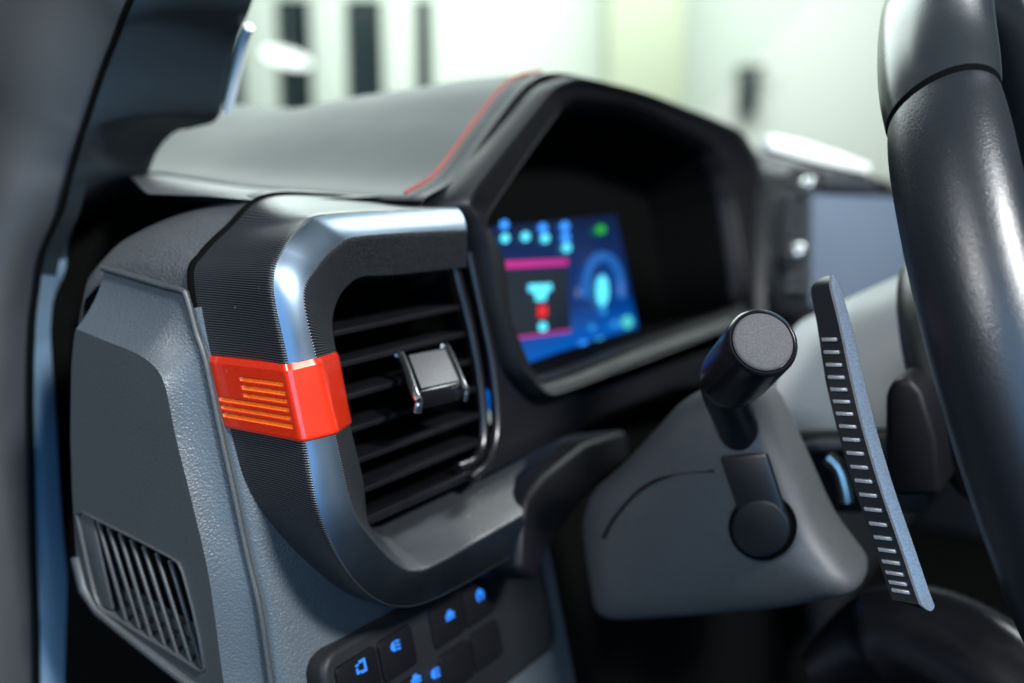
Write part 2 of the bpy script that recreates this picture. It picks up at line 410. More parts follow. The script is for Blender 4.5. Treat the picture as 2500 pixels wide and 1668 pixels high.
# red badge: sections of the same body, standing proud, flag grooves cut in its side
def badge():
    NV, = (150,)
    A, Bq, Cq, Dq = sections(6, 7, NV)
    H = (Bq[0]-Bq[-1]).length
    SA = 130
    rows = []; which = {}
    for i in range(NV):
        td = i/(NV-1); dz = td*H; dzb = H-dz
        off = 0.0011
        if dz < .0026: off = 0.0002+0.0009*dz/.0026
        if dzb < .0018: off = 0.0011*math.sqrt(max(0, 1-(1-dzb/.0018)**2))
        gx = Vector((-1, 0, 0)); a = A[i]+gx*off*0.9; b = Bq[i]+Vector((-.7, -.7, 0))*off; c = Cq[i]+dl(-.1, -1, 0)*off; d = Dq[i]+dl(.35, -.8, 0)*off
        b1 = toward(b, a, .0024); b2 = toward(b, c, .0026); c1 = toward(c, b, .003); c2 = toward(c, d, .004)
        s = []
        aa = a+dl(0, .0005, 0)
        s.append(aa+Vector((off*1.2, .0006, 0)))
        for k in range(SA+1):
            f = k/SA; p = aa.lerp(b1, f); g = 0
            for q, (lo, st) in enumerate(((.24, .43), (.35, .43), (.455, .43), (.56, .08), (.67, .08), (.78, .08))):
                h0 = lo-.018; h1 = lo+.048
                if h0 < td < h1 and st-.012 < f < .975:
                    u_ = (td-h0)/(h1-h0)
                    g = min(1, u_/.28) if u_ < .28 else 1-(u_-.28)/.72
                    g *= min(1, (f-(st-.012))/.02)*min(1, (.975-f)/.02)
                    which[(k+1, i)] = q
            s.append(p+Vector((.0016*g, 0, 0)))
        s += [bez(b1, b, b2, k/7) for k in range(1, 8)]
        s += [b2.lerp(c1, k/10) for k in range(1, 11)]
        s += [bez(c1, c, c2, k/7) for k in range(1, 8)]
        s += [c2.lerp(d, k/10) for k in range(1, 11)]
        s += [d+dl(.0004, .001, 0), d+dl(.0006, .012, 0)]
        rows.append(s)
    m = len(rows[0]); V = [p for r_ in rows for p in r_]
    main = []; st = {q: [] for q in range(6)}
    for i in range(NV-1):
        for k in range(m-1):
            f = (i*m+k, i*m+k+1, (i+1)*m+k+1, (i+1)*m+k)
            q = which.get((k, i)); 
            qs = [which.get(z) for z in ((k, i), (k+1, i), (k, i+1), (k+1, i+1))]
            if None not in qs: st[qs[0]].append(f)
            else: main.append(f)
    # closed ends
    main.append(tuple(range(m))); main.append(tuple((NV-1)*m+k for k in range(m)))
    def sub(fs):
        idx = {}; vs = []; out = []
        for f in fs:
            g = []
            for x in f:
                if x not in idx: idx[x] = len(vs); vs.append(V[x])
                g.append(idx[x])
            out.append(tuple(g))
        return vs, out
    vs, fs = sub(main); bo = fromverts('badge', vs, fs, M['red'], vent, 'red badge with a flag of six grooved stripes', sharp=60)
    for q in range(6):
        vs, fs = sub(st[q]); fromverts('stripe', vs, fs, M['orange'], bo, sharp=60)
badge()

# slats, housing and thumb tab
def fb(x0, x1, y0, y1, z0, z1, name, mat, par, bevel=.0006, rot=0.0, label=None):
    c, s = math.cos(rot), math.sin(rot); ym, zm = (y0+y1)/2, (z0+z1)/2
    def q(x, y, z): dy, dz = y-ym, z-zm; return dl(x, ym+dy*c-dz*s, zm+dy*s+dz*c)
    return prism(name, [q(x0, y0, z0), q(x1, y0, z0), q(x1, y1, z0), q(x0, y1, z0)], q(x0, y0, z1)-q(x0, y0, z0), mat, par, label, bevel)
fb(.030, .150, .058, .062, -.066, .060, 'housing_back', M['void'], vent, 0)
fb(.024, .031, .036, .060, -.050, .050, 'housing_wall', M['void'], vent, 0)
fb(.138, .146, .020, .060, -.075, .060, 'housing_wall', M['void'], vent, 0)
for z in (.0255, .0120, -.0020, -.0158, -.0292, -.0420):
    fb(.0335, .130, .010, .042, z-.0024, z+.0003, 'slat', M['hood_face'], vent, .0007, rot=0.12)
fb(.036, .130, .010, .036, -.0600, -.0555, 'lower_frame', M['gloss'], vent, .001)
bar1 = cr([onF(*q, .012) for q in s_([(1040, 600), (1052, 650), (1080, 760), (1103, 900), (1108, 1010), (1090, 1055), (1050, 1075)])], 40)
tube('side_frame', bar1, .0028, M['gloss'], vent, n=10)
bar2 = cr([onF(*q, .006) for q in s_([(1075, 580), (1088, 640), (1128, 830), (1140, 980), (1120, 1060), (1080, 1100)])], 40)
tube('outer_frame', bar2, .0024, M['gloss'], vent, n=10)
for k in range(5):
    x = .050+k*.018
    fb(x-.001, x+.001, .038, .056, -.055, .045, 'vane', M['void'], vent, .0004)
tb = [onF(990, 868, .010), onF(1088, 850, .010), onF(1126, 936, -.014), onF(1024, 958, -.014)]
tn = (tb[1]-tb[0]).cross(tb[3]-tb[0]).normalized()
if tn.dot(EYE-tb[0]) < 0: tn = -tn
tab = prism('thumb_tab', tb, dl(0, .002, -.008), M['gloss'], vent, bevel=.0012)
tc_ = sum(tb, Vector())/4
prism('tab_top', [p.lerp(tc_, .10)+tn*.0003 for p in tb], tn*.0006, M['pewter'], tab, bevel=.0002)
for a, b in ((tb[0], tb[3]), (tb[1], tb[2])):
    sh = (tb[0]-tb[1]).normalized()*(.003 if a is tb[0] else -.0015)
    tube('chrome_edge', cr([a+sh+dl(0, .004, .001), a+sh, b+sh, b+sh+dl(0, -.001, -.0035), b+sh+dl(0, .001, -.008)], 16), .0019 if a is tb[0] else .0012, M['chrome'], tab, n=10)
# ------------------------------------------------------------------ dashboard body
dash = thing('dashboard', 'black grained dashboard body with padded instrument hood', 'dashboard', (0.5, 0.25, -0.4))
# corner cap: carries the vent's outline forward
capA = cr(ka, 60, 2.0, 5.75)
capB = cr([onF(*q, .105) for q in [(640, 484), (560, 492), (447, 521), (330, 572), (268, 634), (258, 690)]], 60)
capB2 = [p+Vector((-.004, .02, -.045)) for p in capB]
rows = []
for k in range(13):
    f = k/12; rows.append([a.lerp(b, f)+Vector((0, 0, .004*math.sin(math.pi*f))) for a, b in zip([p+dl(.0005, .0005, -.0005) for p in capA], capB)])
rows += [[a.lerp(b, f)+Vector((0, 0.006*math.sin(math.pi*f), .010*math.sin(math.pi*f/1))) for a, b in zip(capB, capB2)] for f in (.15, .4, .7, 1)]
loft('corner_cap', rows, M['grain'], dash, sharp=70)
# fixed edge below the cap, behind the end cover
# top of the dashboard towards the windscreen
def ztop(y):
    k = [(.04, .0735), (.058, .0735), (.125, .0755), (.235, .0830), (.33, .104), (.42, .116), (.62, .120), (1, .12)]
    for (a, za), (b, zb) in zip(k, k[1:]):
        if y <= b: f = (y-a)/(b-a); return za+(zb-za)*f*f*(3-2*f)
rows = []
for k in range(40):
    y = .058+.562*k/39; xl = .05 if y < .10 else .036+.014*max(0, (.125-y)/.025)+.62*max(0, y-.125)
    rows.append([Vector((x, max(y, .118) if x > .132 else y, ztop(y))) for x in [xl+(1.43-xl)*(i/47)**1.4 for i in range(48)]])
loft('top_panel', rows, M['grain'], dash, sharp=60)
# padded hood over the instruments
Lp = [(.125, .0765), (.1535, .0865), (.2012, .117), (.2416, .1398), (.2811, .1484), (.351, .1441), (.457, .1338), (.53, .124), (.594, .115)]
lip = cr([dl(x, .014, z) for x, z in Lp], 80)
rows = []
for k in range(16):
    d = .45*(k/15); g = 1-1.25*d-.9*d*d if d < .35 else 1-1.25*.35-.9*.35**2-(d-.35)*1.2
    g = max(.06, math.exp(-(d/.27)**2))
    rows.append([Vector((p.x-.06*d, p.y+d, max(ztop(p.y+d)+.004, .0750)+(p.z-.0750)*g)) for p in lip])
loft('hood_pad', rows, M['pad'], dash, sharp=60)
# low wall under the pad's outboard edge
loft('pad_edge', [[r_[0] for r_ in rows], [r_[0]+Vector((-.002, 0, -.0012)) for r_ in rows], [r_[0]+Vector((-.0035, 0, -.0035)) for r_ in rows], [r_[0]+Vector((-.004, 0, -.012)) for r_ in rows]], M['pad'], dash, sharp=60)
tube('pad_seam', [r_[0]+Vector((-.0045, 0, -.0028)) for r_ in rows[:-5]], .0010, M['void'], dash, n=6)
# red stitching: single stitches along the hood edge
st_path = cr([dl(x-.003, .024, z+.0062) for x, z in Lp[:5]], 60)
for i in range(0, 59):
    a, b = st_path[i], st_path[i+1].lerp(st_path[i], .15)
    tube('stitch', [a, a.lerp(b, .5)+Vector((0, 0, .0006)), b], .0010, M['thread'], dash, n=6)

# instrument hood frame and tunnel
clu = thing('instrument_cluster', 'angular black instrument hood with a lit blue digital display inside', 'instrument cluster', dl(.34, .05, -.05))
INN = [(.160, .0500), (.1625, .0610), (.1670, .0680), (.2235, .1030), (.2680, .1290), (.2850, .1335), (.3660, .1325), (.4700, .1120), (.4975, .1050), (.515, .0850), (.523, .0600), (.5150, -.0150), (.505, -.0280), (.310, -.0270), (.213, -.0285), (.1826, -.0270), (.1640, -.0110), (.1575, .0230)]
OUT = [(.1485, .0480), (.1420, .0620), (.1290, .0755), (.2012, .1165), (.2416, .1395), (.2811, .1480), (.3700, .1425), (.4900, .1300), (.5600, .1200), (.594, .0950), (.598, .0600), (.570, -.0200), (.530, -.0370), (.310, -.0350), (.213, -.0365), (.1770, -.0355), (.1555, -.0150), (.1490, .0210)]
def dense(pts, m=7):                                  # straight runs with eased corners
    n = len(pts); o = []
    P = [Vector((x, 0, z)) for x, z in pts]
    for i in range(n):
        a, b, c = P[i-1], P[i], P[(i+1) % n]
        p, q = b.lerp(a, .28), b.lerp(c, .28)
        for k in range(m): o.append(bez(p, b, q, k/(m-1)))
    return o
I_, O_ = dense(INN), dense(OUT)
def ring(f, y): return [dl(o.x+(i.x-o.x)*f, y, o.z+(i.z-o.z)*f) for i, o in zip(I_, O_)]
ctr = Vector((.34, 0, .05))
def ringin(sc, y): return [dl(ctr.x+(i.x-ctr.x)*sc, y, ctr.z+(i.z-ctr.z)*sc) for i in I_]
loft('hood_frame', [ring(0, .030), ring(0, .014), ring(.02, .009), ring(.10, .003), ring(.22, 0), ring(.34, .0015)], M['hood'], clu, closed=True, sharp=50)
loft('frame_face', [ring(.34, .0016), ring(.40, .0045), ring(.90, .007), ring(.97, .0078), ring(1, .011)], M['hood_face'], clu, closed=True, sharp=50)
loft('inner_rim', [ring(1, .011), ringin(.985, .010), ringin(.965, .013), ringin(.955, .02)], M['hood_face'], clu, closed=True, sharp=60)
loft('tunnel', [ringin(.955, .02), ringin(.93, .045), ringin(.90, .075)], M['void'], clu, closed=True)
prism('backplate', ringin(.97, .0752), dl(0, .004, 0), M['void'], clu)

# display
YS = .060
def scr(px, py, dy=0): return onF(px, py, YS-dy)
def z6(x, y): return (1100+.383*x, 300+.383*y)
sm, N, L, B = nodes('display_glass')
tc = N.new('ShaderNodeTexCoord'); gr = N.new('ShaderNodeSeparateXYZ'); L.new(tc.outputs['Generated'], gr.inputs[0])
rr = ramp(N, L, gr.outputs[2], [(0, (.0, .10, .45)), (.15, (.0, .16, .75)), (.45, (0, .035, .22)), (1, (0, .012, .06))])
B.inputs['Base Color'].default_value = (.004, .004, .006, 1); B.inputs['Roughness'].default_value = .2
L.new(rr.outputs[0], B.inputs['Emission Color']); B.inputs['Emission Strength'].default_value = .8
def rect(p0, p1): return [p0, (p1[0], p0[1]), p1, (p0[0], p1[1])]
dsp = prism('display', [dl(x, YS, z) for x, z in ((.17, -.042), (.412, -.042), (.412, .066), (.17, .066))], dl(0, .006, 0), sm, clu, 'lit blue display with icons', bevel=.001)
E_ = {'blue': emit('icon_blue', (.03, .28, 1), 1.6), 'cyan': emit('icon_cyan', (.10, .75, 1), 1.5), 'mag': emit('bar_magenta', (.75, .02, .35), .8),
      'dark': emit('tile_dark', (0, .01, .03), .6), 'red': emit('icon_red', (1, .01, .02), .9), 'green': emit('icon_green', (.02, .8, .02), .7), 'teal': emit('icon_teal', (.1, .9, .8), .8), 'dim': emit('icon_dim_blue', (.02, .28, .75), 1.0)}
def quad(name, pts, key, dy=.0012):
    p = [scr(*z6(*q), dy) for q in pts]
    return prism(name, p, dl(0, .0004, 0), E_[key], dsp)
def oval(name, x, y, rx, ry, key, dy=.0016):
    return quad(name, [(x+rx*math.cos(2*math.pi*i/20), y+ry*math.sin(2*math.pi*i/20)) for i in range(20)], key, dy)
quad('tile', [(200, 945), (750, 930), (765, 1330), (200, 1400)], 'dark')
quad('bar', [(200, 885), (748, 868), (748, 905), (200, 940)], 'mag', .002)
quad('bar', [(200, 1395), (765, 1316), (765, 1330), (200, 1412)], 'mag', .002)
for x, y, k in ((345, 650, 'blue'), (350, 735, 'cyan'), (480, 725, 'cyan'), (590, 670, 'blue'), (605, 735, 'cyan'), (730, 660, 'blue'), (735, 730, 'blue'), (742, 795, 'cyan')):
    oval('icon', x, y, 26, 30, k)
quad('truck_icon', [(500, 1030), (645, 1025), (645, 1070), (615, 1078), (610, 1130), (545, 1135), (540, 1085), (500, 1075)], 'cyan', .002)
quad('truck_icon', [(560, 1165), (615, 1162), (615, 1235), (560, 1240)], 'red', .002)
oval('icon', 590, 1300, 26, 30, 'cyan')
oval('icon', 970, 1070, 36, 100, 'cyan')
oval('icon', 975, 1200, 22, 24, 'dim'); oval('icon', 905, 1305, 22, 22, 'dim'); oval('icon', 850, 1410, 24, 22, 'blue'); oval('icon', 965, 1392, 30, 22, 'cyan')
oval('icon', 1130, 1270, 32, 40, 'teal'); oval('icon', 1050, 1282, 22, 22, 'dim'); oval('icon', 1075, 1365, 18, 16, 'red'); oval('icon', 960, 680, 28, 26, 'green')
arc = [scr(*z6(970+115*math.cos(a), 1080+230*math.sin(a)), .001) for a in [math.pi*(.95+1.1*i/24) for i in range(25)]]
tube('gauge_arc', arc, .0035, emit('arc_blue', (.01, .16, .6), .8), dsp, n=6)

# ------------------------------------------------------------------ end cover of the dashboard
cov = thing('end_cover', 'slate grey cover on the dashboard end with a slotted speaker grille', 'cover', (0, .1, -.2))
Oc = [(255, 654), (330, 676), (400, 697), (446, 709), (459, 724)]+s_([(453, 760), (475, 830), (508, 985), (540, 1130), (572, 1280), (600, 1400), (625, 1568), (640, 1650)])
Kc = [(186, 803), (232, 822), (277, 840), (318, 856), (351, 874), (385, 905), (405, 950), (426, 1053), (447, 1140), (468, 1223), (511, 1415), (545, 1660), (562, 1740)]
XO, XK = .0005, -.012
Op = cr([onX(*q, XO) for q in Oc], 120); Kp = cr([onX(*q, XK) for q in Kc], 120)
rows = [[p+Vector((.004, 0, 0)) for p in Op]]
for k in range(13):
    f = k/12
    rows.append([Vector((XO+(XK-XO)*(.25*f+.75*f**2.2), a.y+(b.y-a.y)*f, a.z+(b.z-a.z)*f)) for a, b in zip(Op, Kp)])
loft('cover_band', rows, M['leather'], cov, sharp=50)
tube('bead', [p+Vector((-.0008, 0, 0)) for p in Op], .0014, M['slate'], cov, n=8)
front = [onX(*q, XK) for q in [(560, 1745), (490, 1690), (400, 1620), (310, 1548), (240, 1490), (205, 1440), (186, 1360), (176, 1200), (172, 1064), (174, 900), (178, 850), (182, 815)]]
led = front[:4]
tube('lower_lip', front[:7], .0026, M['slate'], cov, n=10)
def z4(x, y): return (x*.426, 1000+y*.426)
G = [onX(*z4(*q), XK) for q in [(440, 590), (470, 578), (560, 625), (700, 695), (850, 770), (990, 845), (1030, 875), (1055, 930), (1110, 1130), (1150, 1310), (1180, 1480), (1170, 1500), (1140, 1490), (1000, 1400), (850, 1310), (700, 1215), (580, 1140), (545, 1060), (500, 880)]]
bm = bmesh.new()
def loop_edges(pts):
    vs = [bm.verts.new(p) for p in pts]; return [bm.edges.new((vs[i], vs[(i+1) % len(vs)])) for i in range(len(vs))]
es = loop_edges(Kp+front)+loop_edges(G)
bmesh.ops.triangle_fill(bm, use_beauty=True, use_dissolve=False, edges=es)
bmesh.ops.recalc_face_normals(bm, faces=bm.faces)
me = bpy.data.meshes.new('cover_panel'); bm.to_mesh(me); bm.free()
cp = link('cover_panel', me, M['slate'], cov)
loft('cover_edge', [[*front], [p+Vector((.02, .003, 0)) for p in front]], M['slate'], cov)
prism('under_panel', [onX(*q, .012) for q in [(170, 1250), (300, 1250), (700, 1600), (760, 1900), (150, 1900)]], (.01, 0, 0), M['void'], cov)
gri = [p+Vector((.016, 0, 0)) for p in G]
loft('grille_frame', [G, [p+Vector((-.0012, 0, 0)) for p in G], [p.lerp(sum(G, Vector())/len(G), .02)+Vector((-.0012, 0, 0)) for p in G], [p.lerp(sum(G, Vector())/len(G), .035)+Vector((.0015, 0, 0)) for p in G], gri], M['slate'], cov, closed=True, sharp=50)
prism('grille_back', gri, (.002, 0, 0), M['void'], cov)
tops = [(490, 610), (556, 655), (616, 690), (682, 728), (748, 765), (818, 802), (892, 842), (968, 884)]
bots = [(600, 1120), (708, 1195), (785, 1240), (850, 1292), (928, 1335), (1000, 1385), (1078, 1432), (1150, 1482)]
for i, (a, b) in enumerate(zip(tops, bots)):
    p, q = onX(*z4(*a), XK), onX(*z4(*b), XK)
    d = (q-p); e = p-d*.03; f = q+d*.03; w_ = Vector((0, .0010, 0)) if i else Vector((0, .005, 0))
    prism('grille_slat', [e-w_, e+w_, f+w_, f-w_], (.0018, 0, 0), M['slate'], cov, bevel=.0006)
for j in range(3):
    a, b = (520, 960+j*85), (1180, 1330+j*70)
    p, q = onX(*z4(*a), XK+.009), onX(*z4(*b), XK+.009); w_ = Vector((0, 0, .0022))
    prism('cross_rib', [p-w_, q-w_, q+w_, p+w_], (.004, 0, 0), M['slate'], cov)

# leather-covered front of the dashboard below the vent
rows = []
for x, y in ((-.0002, .052), (.0012, .047), (.004, .0435), (.010, .041), (.020, .0385), (.035, .036), (.06, .0345), (.10, .034), (.20, .034)):
    rows.append([dl(x, y, z) for z in ([.044-.02*i for i in range(19)] if x < .015 else [z0-(.316+z0)*i/18 for z0 in ({.020: -.015, .035: -.062}.get(x, -.076),) for i in range(19)])])
loft('front_panel', rows, M['leather'], dash, sharp=70)
# black lower knee panel
rows = []
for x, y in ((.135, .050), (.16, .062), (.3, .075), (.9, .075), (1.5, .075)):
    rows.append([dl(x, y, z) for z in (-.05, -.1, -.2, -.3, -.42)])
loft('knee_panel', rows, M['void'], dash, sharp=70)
ip = [onF(*q, .012) for q in [(1120, 560), (1200, 560), (1236, 640), (1250, 780), (1300, 900), (1350, 950), (1440, 965), (1640, 890), (1900, 800), (1960, 900), (1640, 950), (1480, 1010), (1400, 1060), (1290, 1110), (1170, 1170), (1195, 1100), (1212, 1030), (1205, 890), (1150, 660)]]
prism('inboard_panel', ip, dl(0, .004, 0), M['hood_face'], dash, bevel=.0012)
# dark bracket at the inboard end of the vent
br = [onF(*q, -.006) for q in s_([(1198, 1190), (1210, 1140), (1250, 1090), (1300, 1050), (1345, 1015), (1440, 985), (1450, 1050), (1340, 1150), (1262, 1262), (1232, 1335), (1192, 1310)])]
prism('end_bracket', br, dl(0, .05, 0), M['hood_face'], dash, bevel=.004, seg=3)

# ------------------------------------------------------------------ switch panel
sw = thing('switch_panel', 'black switch strip with small blue lit icons under the vent', 'switch panel', dl(.1, .03, -.15))
def rrect(x0, x1, z0, z1, r_, y, n=6):
    o = []
    for cx_, cz_, a0 in ((x1-r_, z1-r_, 0), (x0+r_, z1-r_, 90), (x0+r_, z0+r_, 180), (x1-r_, z0+r_, 270)):
        for k in range(n):
            a = math.radians(a0+90*k/(n-1)); o.append(dl(cx_+r_*math.cos(a), y, cz_+r_*math.sin(a)))
    return o
prism('surround', rrect(.012, .185, -.175, -.1085, .010, .029), dl(0, .012, 0), M['hood'], sw, bevel=.003, seg=3)
keys = [(.018, .043), (.045, .068), (.082, .106), (.108, .132)]
for a, b in keys:
    prism('switch_key', rrect(a, b, -.1345, -.1155, .0025, .0272), dl(0, .006, 0), M['hood_face'], sw, bevel=.0007)
    prism('switch_key', rrect(a, b, -.1575, -.1385, .0025, .0272), dl(0, .006, 0), M['hood_face'], sw, bevel=.0007)
ib = emit('switch_icon_blue', (.02, .24, 1.0), 1.3)
def icon(cx_, cz_, kind):
    y = .0268; k = 0.0032
    def pr(pts): return prism('icon', [dl(cx_+x*k, y, cz_+z*k) for x, z in pts], dl(0, .0006, 0), ib, sw)
    if kind == 0:
        pr([(-1.0, -.7), (-.2, -.7), (-.2, -.4), (-.7, -.4), (-.7, .1), (-1.0, .1)]); pr([(-.1, -.9), (.9, -.9), (.9, .9), (-.3, .9), (-.3, .55), (.55, .55), (.55, -.55), (-.1, -.55)]); pr([(-1, .35), (-.45, .35), (-.45, .6), (-1, .6)])
    elif kind == 1:                                   # lamp with rays
        pr([(-.15, -.7), (-.15, .7), (-.55, .6), (-.9, .25), (-.9, -.25), (-.55, -.6)])
        for q in (-.55, 0, .55): pr([(.1, q-.10), (.95, q-.28), (.95, q-.02), (.1, q+.16)])
    elif kind == 2:                                   # dial
        n = 16; o = [(.95*math.cos(a), .95*math.sin(a)) for a in [math.pi*(-.35+1.7*i/n) for i in range(n+1)]]
        pr(o+[(x*.62, z*.62) for x, z in o[::-1]]); pr([(-.12, -.1), (.12, -.1), (.12, 1.1), (-.12, 1.1)])
    else:                                             # vehicle on a slope
        pr([(-1, -.3), (1, -.3), (1, .1), (.55, .15), (.3, .6), (-.35, .6), (-.6, .15), (-1, .1)])
        pr([(-1, -.75), (1, -.75), (1, -.5), (-1, -.5)])
def local(p): return p.x, p.y*ST+p.z*CT
ics = [local(onF(*q, .0268)) for q in ((883, 1628), (966, 1577), (1099, 1500), (1173, 1454), (1016, 1657), (1064, 1644))]
for (x, z), k in zip(ics, (0, 1, 3, 2, 3, 1)): icon(x, z, k)

# ------------------------------------------------------------------ steering column
colm = thing('steering_column', 'grey steering column shroud with a round plug behind the stalk', 'steering column', (.25, -.05, -.13))
XS = .164
so = [onX(*q, XS) for q in s_([(1545, 925), (1480, 1000), (1400, 1085), (1335, 1140), (1315, 1210), (1325, 1300), (1350, 1446), (1600, 1432), (1800, 1415), (1975, 1380), (1870, 1240), (1800, 1080), (1720, 905), (1640, 885)])]
sd = []
for k in range(len(so)):                              # smooth outline
    a, b, c = so[k-1], so[k], so[(k+1) % len(so)]
    sd += [bez(b.lerp(a, .3), b, b.lerp(c, .3), q/5) for q in range(6)]
sc_ = sum(sd, Vector())/len(sd)
def sring(f, x): return [Vector((x, sc_.y+(p.y-sc_.y)*f, sc_.z+(p.z-sc_.z)*f)) for p in sd]
loft('side_shroud', [sring(.96, .205), sring(.99, .195), sring(1.0, .187), sring(.998, .181), sring(.988, .1745), sring(.955, .1685), sring(.87, .1640), sring(.7, .1615), sring(.4, .1605), sring(.02, .160)], M['shroud'], colm, closed=True, caps=True, sharp=70)
# parting line across the shroud
tube('parting_line', cr([onX(*q, .1612) for q in s_([(1385, 1235), (1410, 1190), (1470, 1125), (1540, 1092), (1640, 1080)])], 40), .0009, M['void'], colm, n=6)
blk = [onX(*q, XS-.004) for q in s_([(1655, 1045), (1765, 1035), (1815, 1190), (1790, 1240), (1720, 1235)])]
prism('stalk_bracket', blk, (-.004, 0, 0), M['black'], colm, bevel=.002)
pc = onX(1863, 1285, XS-.004)
ax, ay = onX(1935, 1285, XS-.004)-pc, onX(1863, 1215, XS-.004)-pc
prism('round_plug', disc(pc, ax, ay, 36), (-.0045, 0, 0), M['black'], colm, bevel=.0015)
prism('plug_ring', disc(pc, ax*1.18, ay*1.18, 36), (-.0022, 0, 0), M['void'], colm, bevel=.0008)
# round cuff where the stalk leaves the column and the long edge beside it
# upper cover, windscreen light put into its pale colour
rows = []
for k in range(12):
    y = -.215+.117*k/11; zt = .030-.56*(y+.156); rw = []
    for q in range(25):
        a = math.radians(-25+230*q/24); ca, sa = math.cos(a), math.sin(a)
        rw.append(Vector((.335+.062*math.copysign(abs(ca)**.75, ca), y, zt-.062+.062*math.copysign(abs(sa)**.75, sa))))
    rows.append(rw)
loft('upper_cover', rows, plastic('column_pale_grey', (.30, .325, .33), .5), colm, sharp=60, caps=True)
lb = [onX(*q, .262) for q in s_([(1815, 1000), (2130, 990), (2130, 1180), (1900, 1180), (1850, 1120)])]
prism('lower_cover', lb, (.09, 0, 0), M['black'], colm, bevel=.003)
tube('chrome_strip', [onX(*q, .257) for q in s_([(1815, 1035), (1880, 1022), (1950, 1020)])], .0035, M['pewter'], colm, n=8)

tube('tilt_lever', cr([onX(*q, .252) for q in s_([(1900, 1050), (1925, 1075), (1938, 1120), (1942, 1150)])], 16), .0045, M['chrome'], colm, n=12)
# ------------------------------------------------------------------ turn-signal stalk
stk = thing('turn_signal_stalk', 'black turn signal stalk with a grey round end cap', 'stalk', (.16, -.12, -.04))
tip = atD(1862, 835, .380); root = atD(1812, 1075, .470)
axs = (root-tip).normalized()
face_n = (EYE-tip).normalized()
fx = (atD(1862+88, 835+12, .380)-tip).normalized()
bdir = (atD(1758, 955, .435)-tip).normalized()        # barrel runs away from the eye, down to the left
fx = bdir.orthogonal().normalized(); fy = bdir.cross(fx)
def circ(c, rr_, n=48): return [c+(fx*math.cos(2*math.pi*i/n)+fy*math.sin(2*math.pi*i/n))*rr_ for i in range(n)]
R0 = .0140
rows = [circ(tip+bdir*d, r_) for d, r_ in ((.0006, R0-.0022), (-.0004, R0-.0016), (-.0006, R0-.0010), (.0002, R0-.0002), (.0012, R0), (.012, R0), (.030, R0*1.0), (.040, R0*.97), (.048, R0*.85), (.053, R0*.6))]
loft('barrel', rows, M['gloss'], stk, closed=True, sharp=50, caps=True)
rows = [circ(tip+bdir*d, r_) for d, r_ in ((-.0002, R0-.0022), (-.0009, R0-.0026), (-.0012, R0-.0034), (-.0013, R0*.4), (-.0013, .0004))]
loft('end_cap', rows, plastic('matt_cap_grey', (.055, .053, .055), .75, speck=.14, spec=.2), stk, closed=True, sharp=50, caps=True)
tube('shaft', cr([tip+bdir*.040, tip+bdir*.055, (tip+bdir*.055).lerp(root, .55), root, root+Vector((.03, .01, -.01))], 24), .0095, M['black'], stk, n=20)

# ------------------------------------------------------------------ steering wheel
whl = thing('steering_wheel', 'black leather steering wheel rim with a seam, cropped by the right edge', 'steering wheel', (.315, -.225, .03))
WC = Vector((.2985, -.236, -.004)); WR = .190; wt = math.radians(20)
wu = Vector((0, math.sin(wt), math.cos(wt))); wn = Vector((0, -math.cos(wt), math.sin(wt)))
def wp(a): return WC+(Vector((1, 0, 0))*math.cos(a)+wu*math.sin(a))*WR
def rim(name, a0, a1, n, mat, r0, lab=None, ends=0.0, sl0=0.0, sl1=0.0):
    rows = []
    for i in range(n):
        f = i/(n-1); e = 1.0
        if ends: e = 1-ends*(max(0, 1-f*n/6)**2+max(0, 1-(1-f)*n/6)**2)
        rw = []
        for k in range(40):
            t = 2*math.pi*k/40; a = a0+(a1-a0)*f-math.sin(t)*(sl0*(1-f)**3+sl1*f**3); c = wp(a); rad = (c-WC).normalized()
            rw.append(c+wn*.003+rad*math.cos(t)*.0182*r0*e+wn*math.sin(t)*.0222*r0*e)
        rows.append(rw)
    return loft(name, rows, mat, whl, lab, closed=True, caps=True, sharp=60)
AS = math.radians(140.5); SL = .028
rim('rim_grip', AS, math.radians(292), 120, M['leather_fine'], 1.0, 'matt leather grip of the rim', ends=.07, sl0=SL)
rim('rim_upper', math.radians(-66), AS-.004, 150, M['leather_gloss'], 1.03, 'glossier leather on the upper rim', ends=.06, sl1=SL)
rim('seam', AS-.03, AS+.03, 8, M['void'], .94, sl0=SL*1.0, sl1=SL*1.0)
# spoke and hub behind
sp0 = [onX(*q, .20) for q in s_([(2030, 905), (2050, 870), (2085, 865), (2115, 900), (2150, 1010), (2160, 1140), (2060, 1140), (2030, 1120)])]
prism('spoke', sp0, (.05, 0, 0), M['hood_face'], whl, bevel=.008, seg=3)
hub = [WC+Vector((1, 0, 0))*.075*math.cos(t)+wu*.07*math.sin(t)-wn*.01 for t in [2*math.pi*k/40 for k in range(40)]]
prism('hub', hub, -wn*.05, M['black'], whl, bevel=.012, seg=3)
